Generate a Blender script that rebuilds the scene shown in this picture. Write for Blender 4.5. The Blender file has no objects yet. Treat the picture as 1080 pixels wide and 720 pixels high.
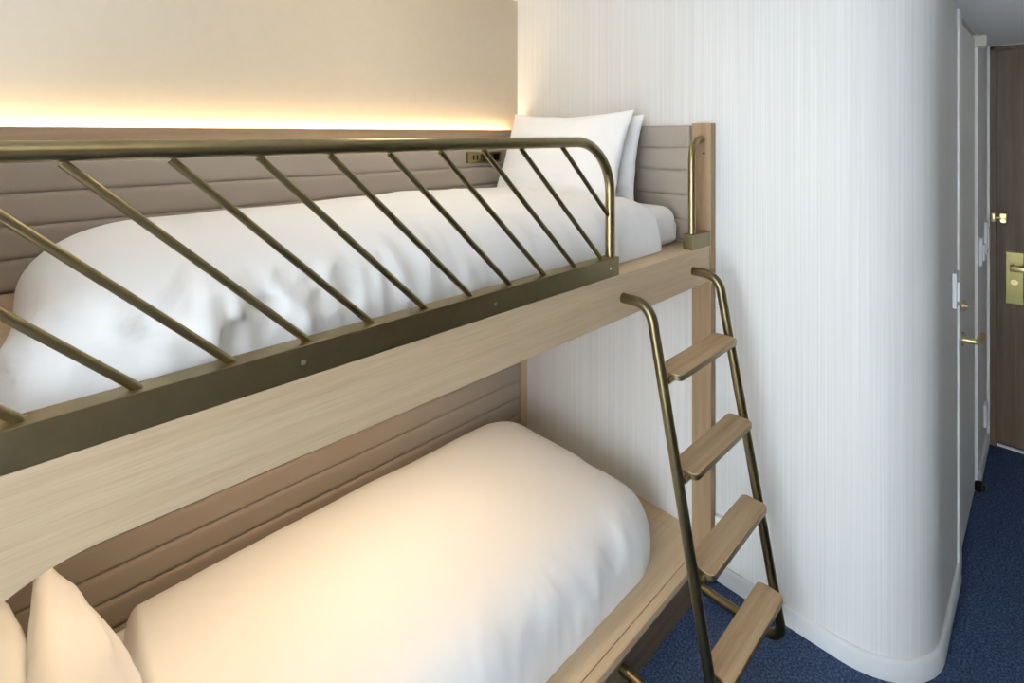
import bpy, bmesh, math, random
from mathutils import Vector, Matrix, noise
C = bpy.context.scene.collection
random.seed(3)
PI = math.pi

# ------------------------------------------------------------------ helpers
def lin(r, g, b):
    f = lambda c: (c / 12.92 if c <= .04045 else ((c + .055) / 1.055) ** 2.4)
    return (f(r / 255), f(g / 255), f(b / 255), 1)

def obj(name, bm, mat, parent=None, smooth=None):
    me = bpy.data.meshes.new(name)
    bmesh.ops.recalc_face_normals(bm, faces=bm.faces)
    if smooth is not None:
        for f in bm.faces: f.smooth = True
        lim = math.radians(smooth)
        for e in bm.edges:
            if len(e.link_faces) == 2 and e.calc_face_angle(0) > lim: e.smooth = False
    bm.to_mesh(me); bm.free()
    me.materials.append(mat)
    o = bpy.data.objects.new(name, me); C.objects.link(o)
    if parent is not None:
        o.parent = parent
        o.matrix_parent_inverse = Matrix.Translation(-absloc(parent))
    return o

def absloc(o):
    v = Vector((0, 0, 0)); p = o
    if o.parent is None: return Vector(o.location)
    return Vector((0, 0, 0)) if o.type == 'MESH' else Vector(o.location)

def tag(o, label=None, cat=None, group=None, kind=None):
    if label: o['label'] = label
    if cat: o['category'] = cat
    if group: o['group'] = group
    if kind: o['kind'] = kind
    return o

def thing(name, label, cat, loc, group=None):
    o = bpy.data.objects.new(name, None); C.objects.link(o)
    o.location = loc; o.empty_display_size = .05
    return tag(o, label, cat, group)

def box(bm, x0, x1, y0, y1, z0, z1, bev=0, seg=2):
    r = bmesh.ops.create_cube(bm, size=1)
    vs = r['verts']
    for v in vs:
        v.co = Vector(((x0 + x1) / 2 + v.co.x * (x1 - x0), (y0 + y1) / 2 + v.co.y * (y1 - y0), (z0 + z1) / 2 + v.co.z * (z1 - z0)))
    if bev:
        es = list({e for v in vs for e in v.link_edges})
        bmesh.ops.bevel(bm, geom=es, offset=bev, segments=seg, profile=.5, affect='EDGES')
    return bm

def bx(*a, **k):
    return box(bmesh.new(), *a, **k)

def round_path(pts, r, n=10):
    """polyline with its corners rounded; r may be a list per inner corner"""
    pts = [Vector(p) for p in pts]; out = [pts[0]]
    for i in range(1, len(pts) - 1):
        rr = r[i - 1] if isinstance(r, (list, tuple)) else r
        p, a, b = pts[i], (pts[i - 1] - pts[i]).normalized(), (pts[i + 1] - pts[i]).normalized()
        ang = a.angle(b); d = rr / math.tan(ang / 2)
        c = p + (a + b).normalized() * (rr / math.sin(ang / 2))
        s, e = (p + a * d) - c, (p + b * d) - c
        tot = s.angle(e); ax = s.cross(e).normalized()
        for k in range(n + 1):
            out.append(c + Matrix.Rotation(tot * k / n, 3, ax) @ s)
    out.append(pts[-1]); return out

def tube(bm, path, r, n=20, cap=True):
    path = [Vector(p) for p in path]; rings = []
    t0 = (path[1] - path[0]).normalized()
    u = t0.orthogonal().normalized()
    for i, p in enumerate(path):
        a = path[max(i - 1, 0)]; b = path[min(i + 1, len(path) - 1)]
        t = (b - a).normalized()
        u = (u - t * u.dot(t)).normalized(); w = t.cross(u)
        rings.append([bm.verts.new(p + (u * math.cos(2 * PI * k / n) + w * math.sin(2 * PI * k / n)) * r) for k in range(n)])
    for i in range(len(rings) - 1):
        for k in range(n):
            bm.faces.new((rings[i][k], rings[i][(k + 1) % n], rings[i + 1][(k + 1) % n], rings[i + 1][k]))
    if cap:
        bm.faces.new(rings[0][::-1]); bm.faces.new(rings[-1])
    return bm

def prism(bm, poly, axis, a, b):
    """polygon (2-d points) extruded along axis between a and b"""
    def P(p, t):
        return {'x': (t, p[0], p[1]), 'y': (p[0], t, p[1]), 'z': (p[0], p[1], t)}[axis]
    v0 = [bm.verts.new(P(p, a)) for p in poly]; v1 = [bm.verts.new(P(p, b)) for p in poly]
    n = len(poly)
    bm.faces.new(v0); bm.faces.new(v1[::-1])
    for i in range(n):
        bm.faces.new((v0[i], v0[(i + 1) % n], v1[(i + 1) % n], v1[i]))
    return bm

def rounded_rect(x0, x1, y0, y1, r, n=6):
    out = []
    for cx, cy, a0 in ((x1 - r, y1 - r, 0), (x0 + r, y1 - r, 90), (x0 + r, y0 + r, 180), (x1 - r, y0 + r, 270)):
        for k in range(n + 1):
            a = math.radians(a0 + 90 * k / n); out.append((cx + r * math.cos(a), cy + r * math.sin(a)))
    return out

def bevel_all(bm, off, seg=2, minang=30):
    es = [e for e in bm.edges if len(e.link_faces) == 2 and e.calc_face_angle(0) > math.radians(minang)]
    bmesh.ops.bevel(bm, geom=es, offset=off, segments=seg, profile=.5, affect='EDGES')
    return bm

def disc(bm, c, axis, r, h, n=20):
    c = Vector(c); ax = Vector(axis).normalized()
    return tube(bm, [c, c + ax * h * .75, c + ax * h], r, n)

def channel_panel(length_axis, l0, l1, depth0, depth1, seams, sign):
    """channel-quilted upholstery: rolls between seam heights; depth0 = back, depth1 = roll front"""
    prof = []
    for i in range(len(seams) - 1):
        z0, z1 = seams[i], seams[i + 1]; n = 18
        for k in range(n + (1 if i == len(seams) - 2 else 0)):
            t = k / n; t = t - .5 * .13 * math.sin(2 * PI * t)
            bulge = (1 - abs(2 * t - 1) ** 9)
            prof.append((z0 + (z1 - z0) * t, bulge))
    bm = bmesh.new()
    dep = abs(depth1 - depth0); puff = min(.009, dep * .5)
    ls = [l0 + .0] + [l0 + .006, l0 + .016] + [l0 + .016 + (l1 - l0 - .032) * k / 40 for k in range(1, 40)] + [l1 - .016, l1 - .006, l1]
    cols = []
    for l in ls:
        e = min(abs(l - l0), abs(l1 - l)); ed = 1 if e > .015 else (.75 if e > .005 else 0.25)
        col = []
        for z, b in prof:
            w = .0012 * noise.noise(Vector((l * 5, z * 14, 2.3)))
            d = depth1 - sign * puff * (1 - b * ed) + sign * w
            col.append(bm.verts.new((l, d, z) if length_axis == 'x' else (d, l, z)))
        cols.append(col)
    for i in range(len(cols) - 1):
        for j in range(len(prof) - 1):
            bm.faces.new((cols[i][j], cols[i + 1][j], cols[i + 1][j + 1], cols[i][j + 1]))
    # sides and back
    def bk(v):
        p = v.co.copy()
        if length_axis == 'x': p.y = depth0
        else: p.x = depth0
        return bm.verts.new(p)
    loop = cols[0][:] + [c[-1] for c in cols[1:]] + cols[-1][::-1][1:] + [c[0] for c in cols[::-1][1:-1]]
    back = [bk(v) for v in loop]
    n = len(loop)
    for i in range(n):
        bm.faces.new((loop[i], loop[(i + 1) % n], back[(i + 1) % n], back[i]))
    bm.faces.new(back)
    return bm

def fbm(p, o=4):
    s, a, f = 0, 1, 1
    for _ in range(o):
        s += a * noise.noise(p * f); a *= .5; f *= 2.1
    return s

def soft_box(x0, x1, y0, y1, z0, z1, rad, radb, nx, ny, nz, warp, rxl=None, open_bottom=False, open_end=False):
    """rounded cushion: rad = (rx, ry, rz) radii of the top edge, radb of the bottom edge"""
    bm = bmesh.new(); cache = {}
    def lerp(a, b, t): return a + (b - a) * t
    def ease(i, n):                     # denser towards the ends
        t = i / n; return t + -.5 * .16 * math.sin(2 * PI * t)
    def vert(i, j, k):
        key = (i, j, k)
        if key in cache: return cache[key]
        p = Vector((lerp(x0, x1, ease(i, nx)), lerp(y0, y1, ease(j, ny)), lerp(z0, z1, k / nz)))
        c = Vector(((x0 + x1) / 2, (y0 + y1) / 2, (z0 + z1) / 2))
        r = rad if p.z > c.z else radb
        if rxl and p.x < c.x: r = (rxl, r[1], r[2])
        q = p.copy()
        q.x = min(max(p.x, x0 + r[0]), x1 - r[0]); q.y = min(max(p.y, y0 + r[1]), y1 - r[1])
        zt = z1 - rad[2]; zb = z0 + radb[2]
        q.z = min(max(p.z, zb), zt) if zb <= zt else c.z
        d = p - q; rr = Vector((r[0], r[1], r[2]))
        e = Vector((d.x / rr.x, d.y / rr.y, d.z / rr.z))
        m = max(abs(e.x), abs(e.y), abs(e.z))
        if m > 1e-6:
            e = e.normalized() * m
            p = q + Vector((e.x * rr.x, e.y * rr.y, e.z * rr.z))
        u = (p.x - x0) / (x1 - x0); v = (p.y - y0) / (y1 - y0); w = (p.z - z0) / (z1 - z0)
        p = warp(p, u, v, w)
        cache[key] = bm.verts.new(p); return cache[key]
    for i in range(nx):
        for j in range(ny):
            for k in ((nz,) if open_bottom else (0, nz)): bm.faces.new((vert(i, j, k), vert(i + 1, j, k), vert(i + 1, j + 1, k), vert(i, j + 1, k)))
    for i in range(nx):
        for k in range(nz):
            for j in (0, ny): bm.faces.new((vert(i, j, k), vert(i + 1, j, k), vert(i + 1, j, k + 1), vert(i, j, k + 1)))
    for j in range(ny):
        for k in range(nz):
            for i in ((0,) if open_end else (0, nx)): bm.faces.new((vert(i, j, k), vert(i, j + 1, k), vert(i, j + 1, k + 1), vert(i, j, k + 1)))
    return bm

def pillow_bm(w, h, t, M, seed=0, n=44, sag=.0):
    """pillow w wide (local x), h high (local z), t thick (local y); origin at the bottom centre"""
    bm = bmesh.new(); grids = []
    for side in (-1, 1):
        g = []
        for i in range(n + 1):
            row = []
            for j in range(n + 1):
                a = -1 + 2 * i / n; b = -1 + 2 * j / n
                a = math.sin(a * PI / 2) * .55 + a * .45; b = math.sin(b * PI / 2) * .55 + b * .45
                # edges pulled in between the corners, corners stay pointed
                pa = a * (1 - .055 * (1 - b * b)); pb = b * (1 - .075 * (1 - a * a))
                th = max(0, (1 - a * a) * (1 - b * b)) ** .5
                th = th * (1 + .16 * -b)
                P = Vector((pa * 3 + seed * 7, pb * 3, side * 2 + seed))
                cr = .007 * fbm(P, 3) * min(1, th * 3)
                fold = .006 * math.sin(14 * math.atan2(b + .001, a + .001) + seed) * (abs(a * b) ** 2) * min(1, th * 5)
                y = side * (t / 2 * th + cr + fold)
                x = pa * w / 2; z = (pb + 1) * h / 2
                z -= sag * (1 - abs(a)) * max(0, b)
                row.append((x, y, z, th))
            g.append(row)
        grids.append(g)
    vs = {}
    def V(s, i, j):
        edge = i in (0, n) or j in (0, n)
        key = (0 if edge else s, i, j)
        if key not in vs:
            x, y, z, th = grids[s][i][j]
            vs[key] = bm.verts.new(M @ Vector((x, 0 if edge else y, z)))
        return vs[key]
    for s in (0, 1):
        for i in range(n):
            for j in range(n):
                bm.faces.new((V(s, i, j), V(s, i + 1, j), V(s, i + 1, j + 1), V(s, i, j + 1)))
    return bm

# ------------------------------------------------------------------ materials
def mat(name, col, rough=.5, metal=0, spec=.5):
    m = bpy.data.materials.new(name); m.use_nodes = True
    b = m.node_tree.nodes['Principled BSDF']
    b.inputs['Base Color'].default_value = col
    b.inputs['Roughness'].default_value = rough; b.inputs['Metallic'].default_value = metal
    b.inputs['Specular IOR Level'].default_value = spec
    return m, m.node_tree.nodes, m.node_tree.links, b

def noise_ramp(N, L, scale3, nscale, detail, stops, rough=.55, rot=(0, 0, 0)):
    tc = N.new('ShaderNodeTexCoord'); mp = N.new('ShaderNodeMapping'); nz = N.new('ShaderNodeTexNoise'); rp = N.new('ShaderNodeValToRGB')
    mp.inputs['Scale'].default_value = scale3; mp.inputs['Rotation'].default_value = rot
    nz.inputs['Scale'].default_value = nscale; nz.inputs['Detail'].default_value = detail; nz.inputs['Roughness'].default_value = rough
    L.new(tc.outputs['Object'], mp.inputs['Vector']); L.new(mp.outputs['Vector'], nz.inputs['Vector']); L.new(nz.outputs['Fac'], rp.inputs['Fac'])
    cr = rp.color_ramp
    while len(cr.elements) < len(stops): cr.elements.new(.5)
    for e, (p, c) in zip(cr.elements, stops): e.position = p; e.color = c
    return nz, rp

def bump(N, L, b, h, strength, dist):
    bp = N.new('ShaderNodeBump'); bp.inputs['Strength'].default_value = strength; bp.inputs['Distance'].default_value = dist
    L.new(h, bp.inputs['Height']); L.new(bp.outputs['Normal'], b.inputs['Normal']); return bp

def wood(name, dark, mid, light, axis, rough=.5):
    m, N, L, b = mat(name, mid, rough, 0, .35)
    s = {'x': (2.2, 60, 60), 'y': (60, 2.2, 60), 'z': (60, 60, 2.2)}[axis]
    s2 = {'x': (12, 420, 420), 'y': (420, 12, 420), 'z': (420, 420, 12)}[axis]
    n1, r1 = noise_ramp(N, L, s, 1, 4, [(.25, dark), (.5, mid), (.75, light)], .6)
    n2, r2 = noise_ramp(N, L, s2, 1, 2, [(.36, (.82, .80, .78, 1)), (.5, (1, 1, 1, 1))])
    mx = N.new('ShaderNodeMix'); mx.data_type = 'RGBA'; mx.blend_type = 'MULTIPLY'; mx.inputs['Factor'].default_value = .4
    L.new(r1.outputs['Color'], mx.inputs['A']); L.new(r2.outputs['Color'], mx.inputs['B']); L.new(mx.outputs['Result'], b.inputs['Base Color'])
    bump(N, L, b, n2.outputs['Fac'], .12, .002)
    return m

OAK = [lin(194, 169, 136), lin(203, 179, 146), lin(211, 188, 156)]
M_oak_x = wood('oak_along_bed', *OAK, 'x')
M_oak_y = wood('oak_across', *OAK, 'y')
M_oak_z = wood('oak_upright', *OAK, 'z')
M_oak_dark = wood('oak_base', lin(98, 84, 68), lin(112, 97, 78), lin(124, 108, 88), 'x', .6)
M_post = wood('oak_post', lin(152, 126, 95), lin(162, 136, 104), lin(172, 146, 114), 'z', .5)
M_cap = wood('oak_cap', lin(158, 132, 104), lin(170, 144, 115), lin(180, 154, 125), 'x', .5)
M_tread = wood('oak_tread', lin(172, 144, 108), lin(190, 162, 126), lin(203, 177, 142), 'x', .45)
M_walnut = wood('entry_door_wood', lin(94, 76, 60), lin(108, 88, 70), lin(120, 99, 80), 'z', .5)

def metal(name, col, rough):
    m, N, L, b = mat(name, col, rough, 1)
    nz, rp = noise_ramp(N, L, (1, 1, 1), 60, 3, [(.3, tuple(c * .9 for c in col[:3]) + (1,)), (.7, col)])
    L.new(rp.outputs['Color'], b.inputs['Base Color'])
    return m
M_brass = metal('brushed_bronze', lin(152, 137, 100), .28)
M_ladder = metal('ladder_bronze', lin(122, 110, 82), .3)
M_plate = metal('bronze_plate', lin(146, 132, 100), .42)
M_gold = metal('polished_brass', lin(222, 202, 148), .32)
M_steel = metal('screw_steel', lin(225, 220, 205), .25)
M_darkmetal = metal('dark_metal', lin(60, 55, 48), .4)
M_lockplate = metal('lock_plate', lin(150, 138, 92), .35)

def fabric(name, col, sc=700, var=.9, strength=.25):
    m, N, L, b = mat(name, col, .9, 0, .15)
    nz, rp = noise_ramp(N, L, (1, 1, 1), sc, 2, [(.3, tuple(c * var for c in col[:3]) + (1,)), (.7, col)])
    L.new(rp.outputs['Color'], b.inputs['Base Color'])
    bump(N, L, b, nz.outputs['Fac'], strength, .001)
    b.inputs['Sheen Weight'].default_value = .15
    return m
M_uph = fabric('taupe_upholstery', lin(176, 164, 151))

def linen(name, scale=3.5, strength=.3):
    m, N, L, b = mat(name, lin(246, 246, 246), .85, 0, .2)
    tc = N.new('ShaderNodeTexCoord'); n1 = N.new('ShaderNodeTexNoise')
    n1.inputs['Scale'].default_value = scale; n1.inputs['Detail'].default_value = 3; n1.inputs['Roughness'].default_value = .45; n1.inputs['Distortion'].default_value = .6
    L.new(tc.outputs['Object'], n1.inputs['Vector'])
    bump(N, L, b, n1.outputs['Fac'], strength, .02)
    return m
M_linen = linen('white_cotton', 3.5, .12)
M_sheet = linen('white_sheet', 6, .1)

def paint(name, col, rough=.6):
    m, N, L, b = mat(name, col, rough, 0, .3)
    nz, rp = noise_ramp(N, L, (1, 1, 1), 40, 3, [(.3, tuple(c * .975 for c in col[:3]) + (1,)), (.7, col)])
    L.new(rp.outputs['Color'], b.inputs['Base Color']); bump(N, L, b, nz.outputs['Fac'], .03, .002)
    return m
M_white = paint('white_paint', lin(232, 232, 230))
M_backwall = paint('cream_paint', lin(206, 195, 176))
M_ceil = paint('ceiling_paint', lin(230, 230, 230))
M_trim = paint('trim_white', lin(236, 236, 232), .4)
M_skirt = paint('skirting_white', lin(212, 213, 214), .45)
M_doorwhite = paint('door_grey_white', lin(222, 223, 218), .45)
M_plastic = paint('white_plastic', lin(236, 236, 238), .35)
M_beige = paint('beige_plastic', lin(214, 208, 194), .45)
M_dark = paint('dark_gap', lin(38, 33, 28), .8)

def wallpaper():
    m, N, L, b = mat('streaked_wallpaper', lin(235, 232, 226), .62, 0, .3)
    n1, r1 = noise_ramp(N, L, (190, 190, .8), 1, 3, [(.3, lin(213, 212, 208)), (.5, lin(219, 218, 215)), (.7, lin(226, 225, 223))], .6)
    n2, r2 = noise_ramp(N, L, (420, 420, 2.2), 1, 2, [(.38, (.955, .955, .95, 1)), (.56, (1, 1, 1, 1))])
    mx = N.new('ShaderNodeMix'); mx.data_type = 'RGBA'; mx.blend_type = 'MULTIPLY'; mx.inputs['Factor'].default_value = .8
    L.new(r1.outputs['Color'], mx.inputs['A']); L.new(r2.outputs['Color'], mx.inputs['B']); L.new(mx.outputs['Result'], b.inputs['Base Color'])
    bump(N, L, b, n1.outputs['Fac'], .15, .002)
    return m
M_paper = wallpaper()

def carpet():
    m, N, L, b = mat('blue_carpet', lin(40, 58, 98), .95, 0, .1)
    n1, r1 = noise_ramp(N, L, (1, 1, 1), 150, 4, [(.34, lin(40, 50, 78)), (.5, lin(66, 82, 113)), (.66, lin(104, 120, 148))], .7)
    n2, r2 = noise_ramp(N, L, (1, 1, 1), 22, 3, [(.35, (.8, .8, .82, 1)), (.65, (1, 1, 1, 1))])
    mx = N.new('ShaderNodeMix'); mx.data_type = 'RGBA'; mx.blend_type = 'MULTIPLY'; mx.inputs['Factor'].default_value = .7
    L.new(r1.outputs['Color'], mx.inputs['A']); L.new(r2.outputs['Color'], mx.inputs['B']); L.new(mx.outputs['Result'], b.inputs['Base Color'])
    bump(N, L, b, n1.outputs['Fac'], .6, .004)
    return m
M_carpet = carpet()

def emit(name, col, s):
    m = bpy.data.materials.new(name); m.use_nodes = True; N = m.node_tree.nodes; L = m.node_tree.links
    N.remove(N['Principled BSDF']); e = N.new('ShaderNodeEmission')
    e.inputs['Color'].default_value = col; e.inputs['Strength'].default_value = s
    L.new(e.outputs[0], N['Material Output'].inputs['Surface']); return m
M_led = emit('warm_led', (1, .74, .44, 1), 58)
M_lamp = emit('warm_lens', (1, .74, .48, 1), 1.5)
mg, _, _, gb = mat('window_glass', (1, 1, 1, 1), 0); gb.inputs['Transmission Weight'].default_value = 1; gb.inputs['IOR'].default_value = 1.02

# ------------------------------------------------------------------ room shell
XW, YB, YH, XD = 1.805, 1.865, .235, 3.62      # foot wall, back wall, hall wall, entry door wall
XL, YR, ZC, ZH = -1.55, -1.15, 2.27, 2.055     # window wall, right wall, ceiling, hall ceiling
YO = -.85                                       # far side of the hall
T = .1
def struct(name, bm, m, smooth=None):
    o = obj(name, bm, m, None, smooth); o['kind'] = 'structure'; return o

struct('floor', bx(XL - T, XD + T, YR - T, YB + T, -.08, 0), M_carpet)
struct('ceiling', bx(XL - T, 2.15, YR - T, YB + T, ZC, ZC + .08), M_ceil)
struct('ceiling_hall', bx(2.15, XD + T, YO - T, YH + T, ZH, ZC + .08), M_ceil)
struct('wall_back', bx(XL - T, XW + .12, YB, YB + T, 0, ZC), M_backwall)

# foot wall with a rounded corner turning into the hall
RC = .215
arc = [(XW + RC - RC * math.cos(math.radians(a)), YH + RC - RC * math.sin(math.radians(a))) for a in [90 * k / 24 for k in range(25)]]
inner = [(XW, YB)] + arc + [(2.44, YH)]
struct('wall_foot', prism(bmesh.new(), inner + [(2.44, YH + .14), (XW + .12, YH + .36), (XW + .12, YB)], 'z', 0, ZC), M_paper, 40)
# hall wall pieces around door_1
struct('wall_hall', bx(3.115, XD + .02, YH, YH + T, 0, ZH), M_white)
o = bmesh.new(); box(o, 2.43, 3.13, YH + .045, YH + .14, 0, ZC); box(o, 2.43, 3.13, YH, YH + .05, 2.04, ZC)
struct('wall_hall_recess', o, M_white)
# entry wall
o = bmesh.new(); box(o, XD, XD + T, YH - .012, YH + T, 0, ZH); box(o, XD, XD + T, YO, YH, 2.05, ZH); box(o, XD, XD + T, YO, -.72, 0, 2.05)
struct('wall_entry', o, M_white)
struct('wall_hall_opposite', bx(2.15, XD, YO - T, YO, 0, ZC), M_white)
o = bmesh.new(); box(o, XL, 2.25, YR - T, YR, 0, ZC); box(o, 2.15, 2.25, YR, YO, 0, ZC)
struct('wall_right', o, paint('wall_taupe', lin(150, 140, 128)))
# window wall, opening to the daylight
WY0, WY1, WZ0, WZ1 = -.75, 1.0, .06, 2.15
o = bmesh.new()
box(o, XL - T, XL, YR, WY0, 0, ZC); box(o, XL - T, XL, WY1, YB, 0, ZC)
box(o, XL - T, XL, WY0, WY1, 0, WZ0); box(o, XL - T, XL, WY0, WY1, WZ1, ZC)
struct('wall_left', o, M_white)
w = struct('window_1', bx(XL - .06, XL - .054, WY0, WY1, WZ0, WZ1), mg)
o = bmesh.new()
for a, b_ in ((WY0, WY0 + .04), (WY1 - .04, WY1), ((WY0 + WY1) / 2 - .02, (WY0 + WY1) / 2 + .02)): box(o, XL - .08, XL - .03, a, b_, WZ0, WZ1)
box(o, XL - .08, XL - .03, WY0, WY1, WZ0, WZ0 + .04); box(o, XL - .08, XL - .03, WY0, WY1, WZ1 - .04, WZ1)
obj('window_frame', o, M_trim, w)

# skirting
def skirt_path(pts, name, h=.062, d=.012):
    """extrude a small skirting profile along a plan path (room on the right-hand side of travel)"""
    bm = bmesh.new(); pts = [Vector((p[0], p[1], 0)) for p in pts]
    prof = [(0, 0), (d, 0), (d, h - .008), (d - .003, h - .002), (d - .006, h), (0, h)]
    rings = []
    for i, p in enumerate(pts):
        t = (pts[min(i + 1, len(pts) - 1)] - pts[max(i - 1, 0)]).normalized()
        nrm = Vector((t.y, -t.x, 0))
        rings.append([bm.verts.new(p + nrm * q[0] + Vector((0, 0, q[1]))) for q in prof])
    for i in range(len(rings) - 1):
        for k in range(len(prof)):
            bm.faces.new((rings[i][k], rings[i][(k + 1) % len(prof)], rings[i + 1][(k + 1) % len(prof)], rings[i + 1][k]))
    bm.faces.new(rings[0][::-1]); bm.faces.new(rings[-1])
    return struct(name, bm, M_skirt, 35)
skirt_path([(XW, .838)] + arc + [(2.42, YH)], 'baseboard_foot')
skirt_path([(3.16, YH), (XD - .03, YH)], 'baseboard_hall')

# ------------------------------------------------------------------ hall doors
d1 = struct('door_1', bx(2.50, 3.075, YH + .004, YH + .04, .012, 2.022), M_doorwhite)
def lever(parent):
    lx, lz = 2.575, .822
    obj('rose', disc(bmesh.new(), (lx, YH + .004, lz), (0, -1, 0), .026, .009), M_gold, parent, 40)
    obj('door_handle', tube(bmesh.new(), round_path([(lx, YH, lz), (lx, YH - .046, lz), (lx + .11, YH - .048, lz - .002)], .010, 6), .0105, 14), M_gold, parent, 50)
    obj('thumb_turn', tube(tube(bmesh.new(), [(lx, YH + .004, .95), (lx, YH - .008, .95)], .02, 16), [(lx, YH - .008, .95), (lx, YH - .016, .95)], .008, 10), M_gold, parent, 40)
lever(d1)
o = bmesh.new()
box(o, 3.055, 3.095, YH - .022, YH + .004, .015, .05, .004); disc(o, (3.075, YH - .02, .032), (0, -1, 0), .013, .014)
obj('door_stop', o, M_darkmetal, d1, 40)
cl = obj('door_closer', bx(3.06, 3.12, YH - .036, YH + .006, 1.985, 2.035, .003), M_beige, d1)
cl['label'] = 'small beige closer box at top corner'
o = bmesh.new(); box(o, 2.424, 2.498, YH - .006, YH + .05, 0, 2.05, .002)
struct('trim_1', o, M_trim)
struct('trim_2', bx(3.085, 3.118, YH - .006, YH + .05, 0, 2.05, .002), M_trim)

d2 = struct('door_2', bx(XD + .02, XD + .06, -.66, .197, .012, 2.025), M_walnut)
o = bmesh.new()
box(o, XD - .02, XD + .03, .197, .222, 0, 2.047, .002); box(o, XD - .02, XD + .03, -.70, -.66, 0, 2.047, .002); box(o, XD - .02, XD + .03, -.70, .222, 2.025, 2.047, .002)
struct('trim_3', o, M_walnut)
struct('trim_4', bx(XD - .006, XD + .012, -.66, .197, 0, .008, .001), M_trim)
struct('trim_5', bx(XD - .022, XD + .01, .222, .233, 0, 2.05, .002), M_trim)
lp = obj('lock_plate', bx(XD + .010, XD + .02, .098, .166, .735, 1.0, .003), M_lockplate, d2)
obj('lever', box(tube(bmesh.new(), [(XD + .01, .130, .925), (XD - .042, .130, .925)], .011, 14), XD - .052, XD - .040, -.005, .146, .911, .937, .002), M_gold, lp, 40)
obj('key_turn', disc(disc(bmesh.new(), (XD + .01, .132, .85), (-1, 0, 0), .014, .012), (XD, .132, .85), (-1, 0, 0), .006, .02), M_gold, lp, 40)
o = bmesh.new(); box(o, XD - .03, XD + .02, .158, .185, 1.148, 1.198, .004); disc(o, (XD - .03, .172, 1.185), (-1, 0, 0), .011, .012); disc(o, (XD - .03, .172, 1.160), (-1, 0, 0), .011, .012)
gd = obj('door_guard', o, M_gold, d2, 40)
o = bmesh.new(); tube(o, [(XD - .035, .168, 1.173), (XD - .035, .206, 1.173)], .006, 10); box(o, XD - .045, XD - .02, .2, .216, 1.150, 1.196, .003)
obj('guard_arm', o, M_gold, gd, 40)

# switches and plates on the hall wall
def plate(name, label, cat, x0, x1, z0, z1, rocker=True):
    t = thing(name, label, cat, ((x0 + x1) / 2, YH, z0))
    obj('wall_plate', bx(x0, x1, YH - .012, YH - .0005, z0, z1, .003), M_plastic, t)
    if rocker:
        xm = (x0 + x1) / 2
        obj('rocker', bx(xm - .018, xm + .022, YH - .019, YH - .011, z0 + .022, z1 - .03, .003), M_plastic, t)
    return t
plate('light_switch', 'white rocker light switch on the white wall just before the grey-white hall door', 'light switch', 2.285, 2.355, 1.005, 1.125)
plate('card_switch', 'tall white switch box on the hall wall beyond the white door', 'light switch', 3.21, 3.29, .985, 1.115)
plate('intercom', 'pale grey control unit on the hall wall beside the brown entry door frame', 'wall control', 3.46, 3.55, 1.0, 1.16)
plate('blank_plate', 'low narrow white cover plate on the hall wall near the floor by the entry door', 'wall plate', 3.44, 3.51, .145, .255, False)

# ------------------------------------------------------------------ bunk bed
YF = .84
bed = thing('bunk_bed', 'light oak bunk bed with taupe channel-quilted panels and a slanted-bar bronze guard rail', 'bunk bed', (.8, 1.32, 0))
BX0, BX1 = -.26, 1.775
ZB0, ZB1 = 1.076, 1.202
poly = [(1.767, ZB0), (1.767, ZB1), (BX0, ZB1), (BX0, .132), (-.13, .132)]
poly += [(.07 - .2 * math.cos(math.radians(a)), .876 + .2 * math.sin(math.radians(a))) for a in [90 * k / 20 for k in range(21)]]
o = prism(bmesh.new(), poly[::-1], 'y', YF, YF + .032)
obj('front_beam', bevel_all(o, .002, 2, 50), M_oak_x, bed, 40)
obj('upper_platform', bx(BX0, 1.767, YF + .033, 1.79, 1.165, 1.2015, .001), M_oak_x, bed)
obj('end_post', bx(1.768, 1.8045, .836, .909, .131, 1.638, .002), M_post, bed)
obj('corner_post', bx(1.762, 1.8045, 1.795, 1.838, .131, 1.62, .002), M_oak_z, bed)
o = bmesh.new(); box(o, BX0, 1.7455, YF + .0295, 1.79, .108, .130, .0012); box(o, 1.7475, 1.8045, YF + .0295, 1.79, .108, .130, .0012)
obj('lower_platform', o, M_oak_x, bed)
obj('platform_edge', bx(BX0, 1.8045, YF, YF + .0275, .106, .130, .0015), M_oak_x, bed)
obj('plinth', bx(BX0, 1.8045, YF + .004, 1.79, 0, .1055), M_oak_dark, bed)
obj('end_panel', bx(BX0, BX0 + .03, YF + .033, 1.79, .131, 1.60, .002), M_oak_y, bed)
# quilted panels
obj('back_panel', channel_panel('x', BX0 + .03, 1.757, 1.838, 1.795, [1.203, 1.282, 1.365, 1.449, 1.533, 1.577], -1), M_uph, bed, 60)
obj('lower_back_panel', channel_panel('x', BX0 + .03, 1.757, 1.838, 1.795, [.131, .22, .305, .389, .474, .558, .642, .727, .811, .896, .98, 1.07, 1.16], -1), M_uph, bed, 60)
obj('panel_cap', bx(BX0, 1.757, 1.796, 1.838, 1.578, 1.618, .002), M_cap, bed)
obj('foot_panel', channel_panel('y', .920, 1.784, 1.8035, 1.768, [1.203, 1.280, 1.370, 1.4625, 1.547, 1.630], -1), M_uph, bed, 60)

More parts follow.
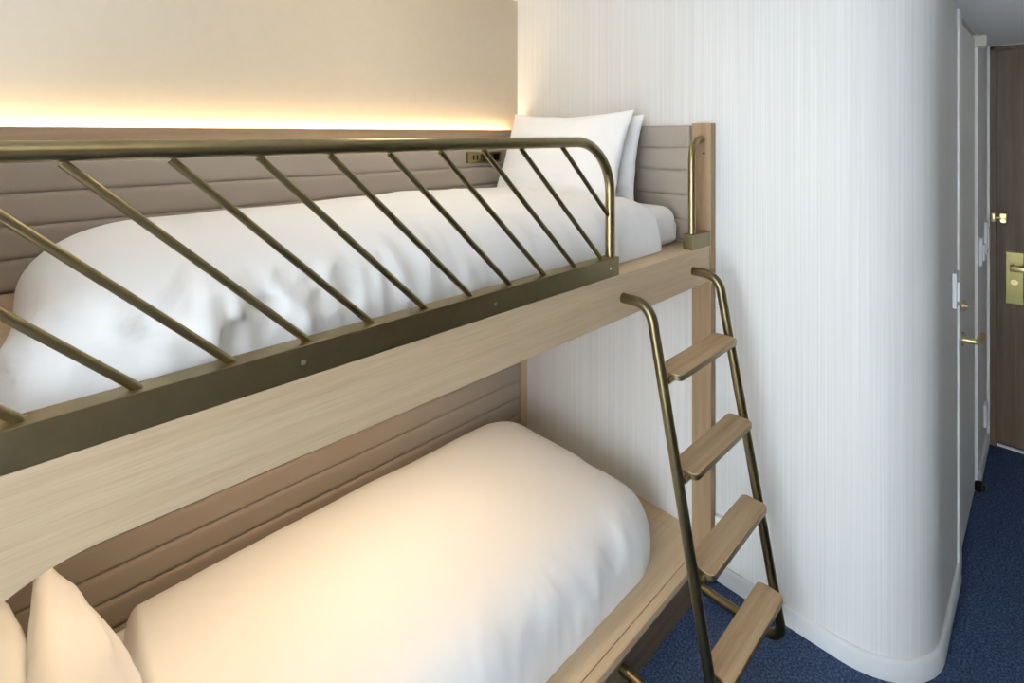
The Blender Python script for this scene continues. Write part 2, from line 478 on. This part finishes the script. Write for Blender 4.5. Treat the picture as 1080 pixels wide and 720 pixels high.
# guard rail
YT = .857
rail = obj('guard_rail', tube(bmesh.new(), round_path([(1.192, YT, 1.25), (1.192, YT, 1.578), (-.21, YT, 1.578), (-.21, YT, 1.25)], .145, 14), .0135, 24), M_brass, bed, 60)
o = bx(-.24, 1.211, YF - .001, YF + .037, 1.2025, 1.2545, .0012)
obj('mounting_plate', o, M_plate, rail)
xb = 1.154
while xb > -.1:
    x_t, z_t = xb - .312, 1.252 + .312
    if xb - .312 < -.21:
        x_t = -.21; z_t = 1.252 + (xb + .21)
    obj('rail_bar', tube(bmesh.new(), [(xb, YT, 1.252), (x_t, YT, z_t)], .0062, 14), M_brass, rail, 60)
    xb -= .1158
xs = 1.277
obj('rail_bar', tube(bmesh.new(), [(1.190, YT, 1.364), (.980, YT, 1.574)], .0062, 14), M_brass, rail, 60)
for x in (.326, .744, 1.167, -.1):
    obj('bolt', disc(bmesh.new(), (x, YF - .001, 1.2285), (0, -1, 0), .0045, .0025, 14), M_steel, rail, 40)
# grab handle on the post
gh = obj('grab_handle', tube(bmesh.new(), round_path([(1.668, YT, 1.25), (1.668, YT, 1.573), (1.769, .872, 1.580)], .07, 12), .0125, 20), M_brass, bed, 60)
obj('mounting_plate', bx(1.644, 1.767, YF - .001, YF + .037, 1.2025, 1.2545, .0012), M_plate, gh)
obj('bolt', disc(bmesh.new(), (1.7675, .862, 1.53), (-1, 0, 0), .004, .002, 12), M_darkmetal, gh, 40)

# ------------------------------------------------------------------ ladder
lad = thing('bunk_ladder', 'bronze tube ladder with four oak treads leaning on the bunk bed', 'ladder', (1.434, .56, .08))
SX = (1.230, 1.643)
def stringer(x):
    p = [(x, YF, 1.134), (x, .752, 1.134), (x, .553, .078), (x, YF + .003, .078)]
    return tube(bmesh.new(), round_path(p, [.055, .042], 12), .0142, 22)
for x in SX:
    obj('stringer', stringer(x), M_ladder, lad, 60)
def ysl(z): return .752 + (z - 1.134) * (.752 - .553) / (1.134 - .078)
for z in (.955, .7125, .477, .234):
    yc = ysl(z)
    o = prism(bmesh.new(), rounded_rect(SX[0] + .033, SX[1] - .017, yc - .037, yc + .037, .016), 'z', z - .014, z)
    st = obj('step', bevel_all(o, .0015, 2, 50), M_tread, lad, 40)
    o = prism(bmesh.new(), rounded_rect(SX[0] + .0318, SX[1] - .0158, yc - .0382, yc + .0382, .0172), 'z', z - .0165, z - .003)
    obj('edge_band', o, M_plate, st, 40)
    for x, s in ((SX[0] + .01, 1), (SX[1] - .01, -1)):
        obj('bracket', tube(bmesh.new(), [(x, yc - .012, z - .015), (x + s * .05, yc - .012, z - .015)], .0085, 14), M_brass, st, 50)

# ------------------------------------------------------------------ bedding
def wr(seed, amp=.006, sc=4):
    def f(p): return amp * fbm(Vector((p.x * sc + seed, p.y * sc, p.z * sc)), 4)
    return f
# upper mattress
n_ = wr(9, .003, 7)
def warp_m(p, u, v, w):
    return p + Vector((n_(p) * (1 if u > .5 else -1), n_(p) * (1 if v > .5 else -1), 0)) * min(1, w * 4)
o = soft_box(.05, 1.726, .932, 1.76, 1.2025, 1.338, (.05, .05, .05), (.03, .03, .03), 60, 30, 8, warp_m)
tag(obj('mattress', o, M_sheet, None, 60), 'white-sheeted mattress on the upper bunk, seen beside the foot panel at the right', 'mattress', 'bunk mattresses')
o = soft_box(-.12, 1.60, .985, 1.75, .1305, .27, (.05, .05, .05), (.03, .03, .03), 60, 30, 8, warp_m)
tag(obj('mattress', o, M_sheet, None, 60), 'white-sheeted mattress on the lower bunk under the duvet and pillows', 'mattress', 'bunk mattresses')

def drape(x0, x1, y0, y1, z0, z1, rxl, rxr, ry, ex, warp, thick, nx=120, ny=50, nc=26, nt=26, ncore=34):
    """a quilt lying over a mattress: a flat top whose edges round down to the bed, open below, with cloth thickness"""
    a0, a1, b0, b1 = x0 + rxl, x1 - rxr, y0 + ry, y1 - ry; yc = (b0 + b1) / 2
    ring = []
    for i in range(nx): ring.append((a0 + (a1 - a0) * i / nx, b0, 0, -1))
    for i in range(nc): t = PI / 2 * i / nc; ring.append((a1, b0, math.sin(t), -math.cos(t)))
    for i in range(ny): ring.append((a1, b0 + (b1 - b0) * i / ny, 1, 0))
    for i in range(nc): t = PI / 2 * i / nc; ring.append((a1, b1, math.cos(t), math.sin(t)))
    for i in range(nx): ring.append((a1 + (a0 - a1) * i / nx, b1, 0, 1))
    for i in range(nc): t = PI / 2 * i / nc; ring.append((a0, b1, -math.sin(t), math.cos(t)))
    for i in range(ny): ring.append((a0, b1 + (b0 - b1) * i / ny, -1, 0))
    for i in range(nc): t = PI / 2 * i / nc; ring.append((a0, b0, -math.cos(t), -math.sin(t)))
    bm = bmesh.new(); rows = []
    for k in range(nt + ncore + 1):
        row = []
        for qx, qy, dx, dy in ring:
            if k <= nt:
                tau = PI / 2 * k / nt
                r = math.cos(tau) ** (2 / ex) if k < nt else 0
                z = math.sin(tau) ** (2 / ex)
                p = Vector((qx + dx * r * (rxl if dx < 0 else rxr), qy + dy * r * ry, z0 + (z1 - z0) * z))
                e = 1 - k / nt
            else:
                hy, hx, xc = (b1 - b0) / 2, (a1 - a0) / 2, (a0 + a1) / 2
                dd = hy * (k - nt) / ncore
                p = Vector((xc + (qx - xc) * (hx - dd) / hx, yc + (qy - yc) * (hy - dd) / hy, z1)); e = 0
            u = (p.x - x0) / (x1 - x0); v = (p.y - y0) / (y1 - y0)
            row.append(bm.verts.new(warp(p, u, v, (p.z - z0) / (z1 - z0), e, Vector((dx, dy, 0)))))
        rows.append(row)
    n = len(ring)
    for k in range(len(rows) - 1):
        for i in range(n):
            bm.faces.new((rows[k][i], rows[k][(i + 1) % n], rows[k + 1][(i + 1) % n], rows[k + 1][i]))
    bmesh.ops.remove_doubles(bm, verts=bm.verts[:], dist=.0004)
    bmesh.ops.dissolve_degenerate(bm, edges=bm.edges[:], dist=.0003)
    bmesh.ops.recalc_face_normals(bm, faces=bm.faces); bm.normal_update()
    if sum(f.normal.z * f.calc_area() for f in bm.faces) < 0:
        bmesh.ops.reverse_faces(bm, faces=bm.faces[:]); bm.normal_update()
    fs = bm.faces[:]; rim = [e for e in bm.edges if len(e.link_faces) == 1]
    inn = {v: bm.verts.new(v.co - v.normal * thick) for v in bm.verts[:]}
    for f in fs: bm.faces.new([inn[v] for v in reversed(f.verts)])
    for e in rim:
        a, b = e.verts; bm.faces.new((a, b, inn[b], inn[a]))
    return bm

def crease(p, sx, sy, sz, seed):
    """ridged folds"""
    n = noise.noise(Vector((p.x * sx + seed, p.y * sy, p.z * sz)) + .35 * Vector((noise.noise(p * 5), noise.noise(p * 6 + Vector((3, 1, 0))), 0)))
    return math.exp(-(n * 4.2) ** 2)
def sst(a, b, x):
    t = min(1, max(0, (x - a) / (b - a))); return t * t * (3 - 2 * t)

def hump(t, k=1.0): return max(0, math.sin(PI * min(1, max(0, t)))) ** k
def warp_du(p, u, v, w, e, d):
    q = p.copy(); top = 1 - e
    q.z += sst(.2, 1, w) * (.030 * hump(u) * hump(v, .8) + .009 * fbm(Vector((p.x * 2.4 + 3, p.y * 2.4, 0)), 2))
    near = (.22 + .78 * sst(.5, .03, u)) * (.2 + .8 * sst(.62, .3, v)) * (.25 + .75 * sst(.02, .17, u))
    ed = e * (1 - e) * 4 * (1 - .55 * sst(.4, 0, e)) + .25 * e
    c = crease(p, 8, 5, 3, 1.7) * .55 + crease(p, 17, 9, 5, 6.1) * .3
    q += d * (ed * near * (.020 * (c - .35) + .014 * fbm(Vector((p.x * 5, p.y * 5, p.z * 4)), 2)))
    q += d * ed * near * .017 * (crease(Vector((p.x, p.y * .5, p.z * .6)), 21, 5, 4, 12.4) - .3)
    q += d * (sst(.12, .45, e) * sst(1.05, .7, e) * sst(.3, .08, v) * sst(.42, .15, u) * .013 * (crease(p, 13, 10, 15, 2.9) + .6 * crease(p, 22, 16, 20, 8.2) - .5))
    q.z += sst(.9, .3, e) * sst(.45, .1, v) * near * .006 * (c - .4) + .003 * crease(p, 3.0, 3.8, 0, 9.3) * top
    q += d * (.030 * sst(.35, 0, u) * sst(.55, 0, v) * e)
    return q
o = drape(-.022, 1.64, .908, 1.788, 1.204, 1.366, .24, .10, .17, 2.5, warp_du, .012)
tag(obj('duvet', o, M_linen, None, 80), 'puffy white duvet on the upper bunk behind the bronze guard rail', 'duvet', 'white duvets')

def warp_dl(p, u, v, w, e, d):
    q = p.copy(); top = 1 - e
    q.z += sst(.2, 1, w) * (.022 * hump(u ** .85 if u > 0 else 0, .7) * hump(v, .6) + .007 * fbm(Vector((p.x * 2.0 + 21, p.y * 2.0, 0)), 2))
    ed = e * (1 - e) * 4 * (1 - .5 * sst(.4, 0, e)) + .25 * e
    c = crease(p, 7, 6, 3, 4.7) * .5 + crease(p, 15, 9, 5, 2.1) * .3
    q += d * (ed * .7 * (1 - .85 * sst(.5, .85, v)) * (.014 * (c - .35) + .014 * fbm(Vector((p.x * 4, p.y * 4, p.z * 4)), 2)))
    q.z += .0025 * crease(p, 2.4, 3.2, 0, 5.3) * top
    return q
o = drape(.172, 1.672, .932, 1.789, .1315, .340, .05, .23, .18, 2.45, warp_dl, .014)
tag(obj('duvet', o, M_linen, None, 80), 'puffy white duvet on the lower bunk glowing warm under the bunk light', 'duvet', 'white duvets')

def pillow(label, w, h, t, base, lean, yaw, seed, face, sag=0):
    """stands on its long edge; face = +1 leans its top towards -x, -1 towards +x"""
    M = Matrix.Translation(base) @ Matrix.Rotation(yaw, 4, 'Z') @ Matrix.Rotation(-face * lean, 4, 'Y') @ Matrix.Rotation(PI / 2, 4, 'Z')
    p = obj('pillow', pillow_bm(w, h, t, M, seed, 44, sag), M_linen, None, 75)
    return tag(p, label, 'pillow', 'white bed pillows')
R = math.radians
pillow('front white pillow on the upper bunk, largest in view by the cream wall', .64, .385, .13, (1.530, 1.405, 1.33), R(20), R(1), 1.3, -1, .012)
pillow('rear white pillow on the upper bunk, tucked between front pillow and quilted foot panel', .64, .37, .12, (1.655, 1.40, 1.312), R(11), R(0), 4.1, -1, .01)
pillow('white pillow on the lower bunk nearer the duvet, its pointed corner standing up', .64, .40, .16, (.150, 1.27, .262), R(19), R(0), 2.2, 1, .0)
pillow('white pillow on the lower bunk at the far left edge behind the pointed pillow', .64, .43, .15, (.028, 1.28, .262), R(16), R(0), 5.7, 1, .0)

# ------------------------------------------------------------------ small fittings
t = thing('wall_socket', 'dark bronze socket plate on the taupe back panel behind the guard rail', 'socket', (1.52, 1.79, 1.468))
obj('face_plate', bx(1.420, 1.619, 1.785, 1.794, 1.468, 1.518, .002), M_lockplate, t)
o = bmesh.new()
for x in (1.455, 1.475): box(o, x - .004, x + .004, 1.7835, 1.786, 1.482, 1.504)
obj('outlet_slots', o, M_dark, t)
o = bmesh.new(); box(o, 1.495, 1.525, 1.7835, 1.786, 1.478, 1.508, .001)
obj('usb_port', o, M_dark, t)
obj('button', disc(bmesh.new(), (1.55, 1.785, 1.493), (0, -1, 0), .012, .004, 16), M_gold, t, 40)
obj('rocker', bx(1.575, 1.605, 1.782, 1.786, 1.478, 1.508, .001), M_darkmetal, t)

t = thing('wall_outlet', 'small white outlet with rounded top on the streaked wall behind the ladder', 'outlet', (1.80, .82, .14))
obj('housing', bx(1.786, 1.8045, .787, .833, .138, .236, .007, 3), M_plastic, t)
obj('socket_face', bx(1.783, 1.787, .796, .824, .15, .215, .0015), M_trim, t)

t = thing('led_strip', 'glowing warm strip light hidden behind the top of the upper back panel', 'strip light', (.8, 1.852, 1.58))
obj('lens', bx(BX0, 1.73, 1.842, 1.860, 1.586, 1.590), M_led, t)
obj('channel', bx(BX0, 1.73, 1.841, 1.861, 1.578, 1.5855), M_trim, t)

t = thing('bunk_light', 'slim warm lamp under the upper bunk, lighting the lower bed from above', 'lamp', (.62, 1.35, 1.15))
obj('housing', bx(-.03, 1.27, 1.28, 1.42, 1.148, 1.1648, .003), M_trim, t)
obj('lens', bx(-.015, 1.255, 1.295, 1.405, 1.1455, 1.1478), M_lamp, t)
t = thing('hall_fill', 'unseen round fill lamp added on the hall ceiling near the entry door', 'ceiling light', (2.75, -.42, ZH))  # added out of view to brighten the hall walls, ceiling and floor
obj('frame', disc(bmesh.new(), (2.75, -.42, ZH), (0, 0, -1), .14, .02, 40), M_trim, t, 40)
obj('diffuser', disc(bmesh.new(), (2.75, -.42, ZH - .02), (0, 0, -1), .13, .09, 40), emit('hall_fill_diffuser', (.97, .98, 1, 1), 2.6), t, 40)
t = thing('downlight', 'warm recessed downlight in the ceiling over the upper bunk', 'ceiling light', (.95, 1.3, ZC))
obj('frame', disc(bmesh.new(), (.95, 1.3, ZC), (0, 0, -1), .15, .012, 40), M_trim, t, 40)
obj('diffuser', disc(bmesh.new(), (.95, 1.3, ZC - .012), (0, 0, -1), .13, .006, 40), emit('downlight_lens', (1, .86, .66, 1), 14), t, 40)
t = thing('ceiling_fill', 'unseen round fill lamp added on the ceiling above the floor beside the bunk', 'ceiling light', (.0, .0, ZC))  # invented fill source out of frame, lifts the bedding and beam front
obj('frame', disc(bmesh.new(), (.0, .0, ZC), (0, 0, -1), .44, .03, 48), M_trim, t, 40)
obj('diffuser', disc(bmesh.new(), (.0, .0, ZC - .03), (0, 0, -1), .42, .008, 48), emit('fill_diffuser', (1, .95, .88, 1), 1.5), t, 40)

# ------------------------------------------------------------------ light
def area(name, loc, target, sx, sy, power, col):
    l = bpy.data.lights.new(name, 'AREA'); l.shape = 'RECTANGLE'; l.size = sx; l.size_y = sy; l.energy = power; l.color = col
    o = bpy.data.objects.new(name, l); C.objects.link(o); o.location = loc
    d = Vector(target) - Vector(loc); o.rotation_euler = d.to_track_quat('-Z', 'Y').to_euler(); return o
area('window_daylight', (XL - .13, (WY0 + WY1) / 2, (WZ0 + WZ1) / 2), (2, (WY0 + WY1) / 2, (WZ0 + WZ1) / 2), 1.75, 2.05, 92, (.82, .92, 1))
bl = area('bunk_light_glow', (.62, 1.35, 1.143), (.62, 1.35, 0), .1, 1.26, 2.9, (1, .76, .49))
bl.rotation_euler = (0, 0, PI / 2); bl.data.spread = math.radians(105)
wd = bpy.data.worlds.new('World'); bpy.context.scene.world = wd; wd.use_nodes = True
wd.node_tree.nodes['Background'].inputs['Color'].default_value = (.75, .85, 1, 1)
wd.node_tree.nodes['Background'].inputs['Strength'].default_value = 1.0

# ------------------------------------------------------------------ camera
cam = bpy.data.cameras.new('Camera'); co = bpy.data.objects.new('Camera', cam); C.objects.link(co)
th = math.atan2(570, 540)
co.location = (0, 0, 1.6); co.rotation_euler = (PI / 2, 0, -(PI / 2 - th))
cam.sensor_width = 36; cam.lens = 18; cam.shift_y = -219 / 1080; cam.clip_start = .02
sc = bpy.context.scene; sc.camera = co
sc.view_settings.view_transform = 'Standard'; sc.view_settings.look = 'None'
sc.view_settings.exposure = .12; sc.view_settings.gamma = 1; sc.view_settings.use_curve_mapping = False
